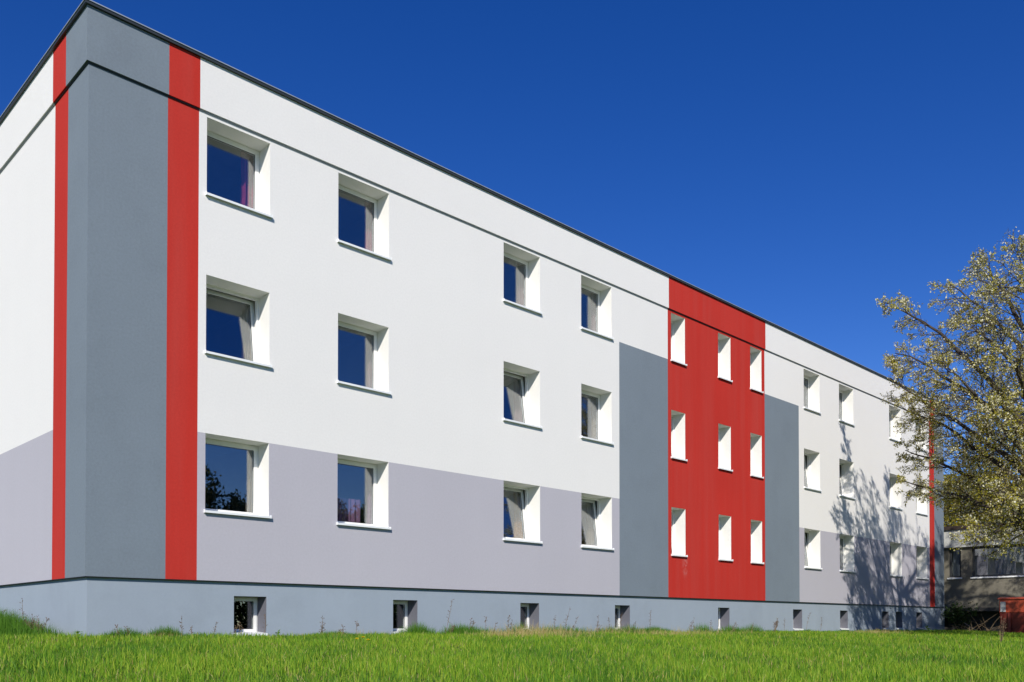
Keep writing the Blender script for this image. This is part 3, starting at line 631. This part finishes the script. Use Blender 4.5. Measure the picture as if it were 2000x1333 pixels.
def field(n, r0, r1, seed, p=0.75, half=44):
    rg = np.random.default_rng(seed); u = rg.random(n); r = (r0**p + u*(r1**p-r0**p))**(1/p)
    a = YAW + np.radians(rg.uniform(-half, half, n)); xy = np.stack([CAM[0]+r*np.cos(a), CAM[1]+r*np.sin(a)], 1)
    ok = ~((xy[:, 0] > REC-0.03) & (xy[:, 1] > REC-0.03)) & (xy[:, 0] < LX-0.1); return xy[ok], r[ok]
def smooth_noise(x, y, s, ph):
    return (np.sin(x*s+ph)*np.cos(y*s*1.13-ph*2) + 0.6*np.sin(x*s*2.3-y*s*1.7+ph*3) + 0.4*np.cos(x*s*4.1+y*s*3.7+ph))/2.0
def walld(x, y): return np.where((x < 0) & (y > 0), -x, np.where(x >= 0, -y, np.hypot(x, np.minimum(y, 0))))
def grass_h(x, y):
    h = 0.102 + 0.032*smooth_noise(x, y, 1.1, .4) + 0.028*smooth_noise(x, y, 3.1, 1.7) + 0.022*smooth_noise(x, y, 8.3, 2.9)
    d = walld(x, y); h *= np.clip(0.30 + d*0.75, 0.30, 1)
    return np.maximum(h, 0.035)
xy, r = field(430000, 2.6, 44, 1)
rg = np.random.default_rng(5); sn = smooth_noise(xy[:, 0], xy[:, 1], 0.9, 2.2) + rg.normal(0, .5, len(xy))
h = grass_h(xy[:, 0], xy[:, 1])*rg.uniform(0.55, 1.25, len(xy)); wd = 0.0042 + 0.00042*r
dk = sn < -0.35; pn = smooth_noise(xy[:, 0], xy[:, 1], 1.7, 4.1) + 0.5*smooth_noise(xy[:, 0], xy[:, 1], 5.3, .7)
stw = rg.random(len(xy)) < 0.04 + 0.30*np.clip(pn-0.4, 0, 0.8)
h = h*np.where(pn > 0.5, 0.72, 1.0)
blades('lawn_grass', xy[~dk & ~stw], h[~dk & ~stw], wd[~dk & ~stw], 'grass', 'bright green unmown lawn grass in front of the block', seed=2)
blades('dark_lawn_grass', xy[dk & ~stw], h[dk & ~stw], wd[dk & ~stw], 'grassdark', 'darker green patches in the unmown lawn', seed=3)
blades('straw_grass', xy[stw], h[stw]*0.95, wd[stw]*0.9, 'straw', 'scattered straw coloured dead blades in the lawn', seed=4, lean=0.7)
def clump(spec, seed):
    rg = np.random.default_rng(seed); A = []; H = []
    for (cx, cy, sx, sy, n, hh) in spec:
        p = np.stack([rg.normal(cx, sx, n), rg.normal(cy, sy, n)], 1); A.append(p); H.append(hh*rg.uniform(.5, 1.15, n)*np.exp(-(((p[:, 0]-cx)/sx)**2+((p[:, 1]-cy)/sy)**2)*0.18))
    A = np.concatenate(A); H = np.concatenate(H); ok = ~((A[:, 0] > REC-0.02) & (A[:, 1] > REC-0.02)) & (A[:, 0] < LX); return A[ok], H[ok]
sp = [(-0.75, 2.0, .34, .80, 7200, .52), (-0.6, 4.2, .3, .9, 3200, .44), (-0.5, 3.2, .3, .5, 2600, .48), (-0.7, 1.0, .25, .35, 1500, .26), (0.55, -0.22, .22, .10, 900, .20), (1.2, -0.25, .18, .1, 900, .24), (1.9, -.2, .3, .1, 500, .13)]
cr = np.random.default_rng(8)
for k in range(46):
    cx = cr.uniform(3.0, 22) if k < 34 else cr.uniform(22, 36)
    if 2.4 < cx < 3.4 : continue
    sp.append((cx, -cr.uniform(0.15, 0.6), cr.uniform(.15, .6), cr.uniform(.08, .2), 560, cr.uniform(.20, .36) if 6 < cx < 20 else cr.uniform(.08, .16)))
A, H = clump(sp, 9); blades('tall_grass', A, H, np.full(len(A), 0.007), 'grassdark', 'taller grass growing along the foot of the plinth', seed=6, lean=0.3)
A, H = clump([(9.0, -1.3, .9, .4, 800, .38), (8.2, -2.4, .8, .5, 600, .25), (11.8, -1.4, 1.0, .5, 380, .36), (15, -1.6, 1.6, .5, 260, .3), (4.5, -1.0, 1.0, .3, 250, .2), (13.5, -2.2, 1.2, .5, 600, .22), (24, -2.5, 1.5, .5, 900, .22), (7.6, -1.6, .5, .3, 400, .2), (1.0, -.6, .3, .2, 120, .16)], 10)
blades('dry_grass', A, H, np.full(len(A), 0.006), 'straw', 'dry straw coloured grass among the green before the plinth', seed=7, lean=0.55)

# ------------------------------------------------------------------ dry weed stalks, dock, dandelions
def weed(u, vt, Y, lab, style=0, seed=0, plane='Y', leanpx=0, grp='dry weed stalks by the plinth'):
    rr = random.Random(seed); f = atY if plane == 'Y' else atX
    b = f(u, 1240, Y); t = f(u+leanpx, vt, Y); b.z = zgs(b.x, b.y)-0.02; e = empty('dry_weed', tuple(b)); tag(e, lab, 'weed', grp)
    t = t-b; stems = {0: 1, 1: 3, 2: 9}[style]
    for s_ in range(stems):
        tp = t*(1 if s_ == 0 else rr.uniform(.55, .95)) + Vector((rr.gauss(0, .05), rr.gauss(0, .05), 0))*(0 if s_ == 0 else 1.3)
        bend = Vector((rr.gauss(0, .02), rr.gauss(0, .02), 0)); P = [tp*q + bend*math.sin(q*3) for q in (0, .25, .5, .75, 1)]
        st = MB().tube(P, [.0045, .004, .0035, .003, .0022], 4).build('stem', M['stalk'], e)
        hd = MB(); L = tp.length
        for k in range(int(8+L*16)):
            q = rr.uniform(.35 if style < 2 else .55, 1); c = tp*q + bend*math.sin(q*3); dv = Vector((rr.gauss(0, 1), rr.gauss(0, 1), rr.uniform(.2, 1.4))).normalized()
            tip = c + dv*rr.uniform(.02, .07)*(1.2-q*.6)
            hd.tube([c, tip], [.0022, .002], 3); s2 = rr.uniform(.006, .013)
            hd.tube([tip-dv*s2, tip, tip+dv*s2], [.002, s2*.75, .002], 4)
        tag(hd.build('seed_head', M['seed'], st, fixn=False), kind='stuff')
WL = sorted([(225, 1222, 3, 0), (245, 1224, -2, 0), (355, 1207, 0, 0), (372, 1224, 2, 0), (415, 1216, 8, 0), (462, 1218, 3, 1), (512, 1200, 4, 0),
                                 (625, 1205, 4, 1), (668, 1222, 1, 1), (695, 1212, 3, 0), (868, 1172, 15, 0), (880, 1218, 3, 1), (915, 1208, 6, 1), (948, 1204, 1, 0), (990, 1203, 4, 1), (965, 1216, 3, 0),
                                 (1100, 1187, 14, 0), (1112, 1204, 18, 0), (1082, 1202, 2, 0), (1165, 1205, 3, 1), (1188, 1206, 0, 0), (1215, 1196, 1, 0), (1270, 1193, 1, 0), (1240, 1216, 2, 0),
                                 (1348, 1208, 9, 1), (1385, 1212, 4, 0), (1432, 1214, 6, 1), (1575, 1196, 9, 0), (1600, 1206, 5, 0), (1532, 1208, 1, 0), (1468, 1218, 3, 0)])
cell_u = [457, 768, 1016, 1201, 1403, 1549, 1641, 1723]
names = ['first', 'second', 'third', 'fourth', 'fifth', 'sixth', 'seventh', 'eighth', 'ninth']; seen = {}
for i, (u, vt, lp, st) in enumerate(WL):
    k = sum(1 for q in cell_u if u >= q); seen[k] = seen.get(k, 0)+1
    where = 'between the grey corner and the first cellar window' if k == 0 else 'past the %s cellar window from the grey corner' % names[k-1]
    weed(u, vt, -0.55-0.1*(i % 4), '%s dry weed %s %s' % (names[seen[k]-1], 'tuft' if st else 'stalk', where), st, 100+i, leanpx=lp)
weed(1512, 1208, -0.9, 'bushy tuft of dry brown stalks in front of the plinth', 2, 300, leanpx=6, grp=None)
for i, (u, vt, lp) in enumerate([(50, 1168, -6), (12, 1192, -4), (22, 1200, 2), (60, 1200, 3)]):
    weed(u, vt, -0.55, ['tallest dry weed stalk in the tall grass by the gable wall', 'short dry weed stalk in the tall grass by the gable wall'][i > 0], 0 if i != 2 else 1, 320+i, plane='X', leanpx=lp, grp='dry weeds by the gable wall')
weed(80, 1204, -0.45, 'dark brown dock stalk in the tall grass beside the gable wall', 2, 340, plane='X', leanpx=-6, grp=None)
weed(1955, 1205, -8.2, 'pale dry plume standing in the lawn before the waste container', 2, 341, leanpx=1, grp=None)
for i, (u, v) in enumerate([(697, 1249), (709, 1246), (719, 1251)]):
    p = atD(u, v, 8.2); b = Vector((p.x, p.y, zgs(p.x, p.y)-0.01)); e = empty('dandelion', tuple(b)); tag(e, 'yellow dandelion flower in the lawn before the plinth', 'flower', 'three dandelions together')
    h_ = p.z-b.z; MB().tube([(0, 0, 0), (0.005, 0, h_*.5), (0, 0, h_)], .0025, 5).build('stem', M['weedleaf'], e, fixn=False)
    fl = MB(); rr = random.Random(i)
    for k in range(46):
        an = k*2.399; el = 0.15+1.25*(k/46); L = .026*(1.05-.35*k/46); d = Vector((math.cos(an)*math.cos(el), math.sin(an)*math.cos(el), math.sin(el)*.7)); s_ = Vector((-math.sin(an), math.cos(an), 0))*.0035
        c = Vector((0, 0, h_)); fl.face([c-s_*.5, c+d*L-s_, c+d*L*1.05, c+d*L+s_, c+s_*.5])
    fl.build('flower_head', M['dandelion'], e, fixn=False)
def leafy(u, v, Y, hh, n, lab, seed):
    rr = random.Random(seed); b = atY(u, v, Y); b.z = zgs(b.x, b.y)-.01; e = empty('leafy_weed', tuple(b)); tag(e, lab, 'weed')
    for k in range(n):
        an = k*2.4; q = rr.uniform(.25, 1); c = Vector((0, 0, hh*q*.7)); d = Vector((math.cos(an), math.sin(an), rr.uniform(.2, .9))).normalized()*hh*rr.uniform(.35, .55); s_ = Vector((-math.sin(an), math.cos(an), 0))*hh*.13
        MB().face([c, c+d*.5-s_, c+d, c+d*.5+s_+Vector((0, 0, .01))]).build('leaf', M['weedleaf'], e, fixn=False)
    MB().tube([(0, 0, 0), (0, 0, hh*.8)], .004, 5).build('stem', M['weedleaf'], e, fixn=False)
leafy(152, 1246, -.25, .17, 9, 'small green leafy weed at the grey corner of the plinth', 1)
leafy(543, 1246, -.3, .16, 10, 'small green leafy weed between the first two cellar windows', 2)
leafy(1812, 1238, -.4, .32, 12, 'leafy green weed at the foot of the grey end section', 3)
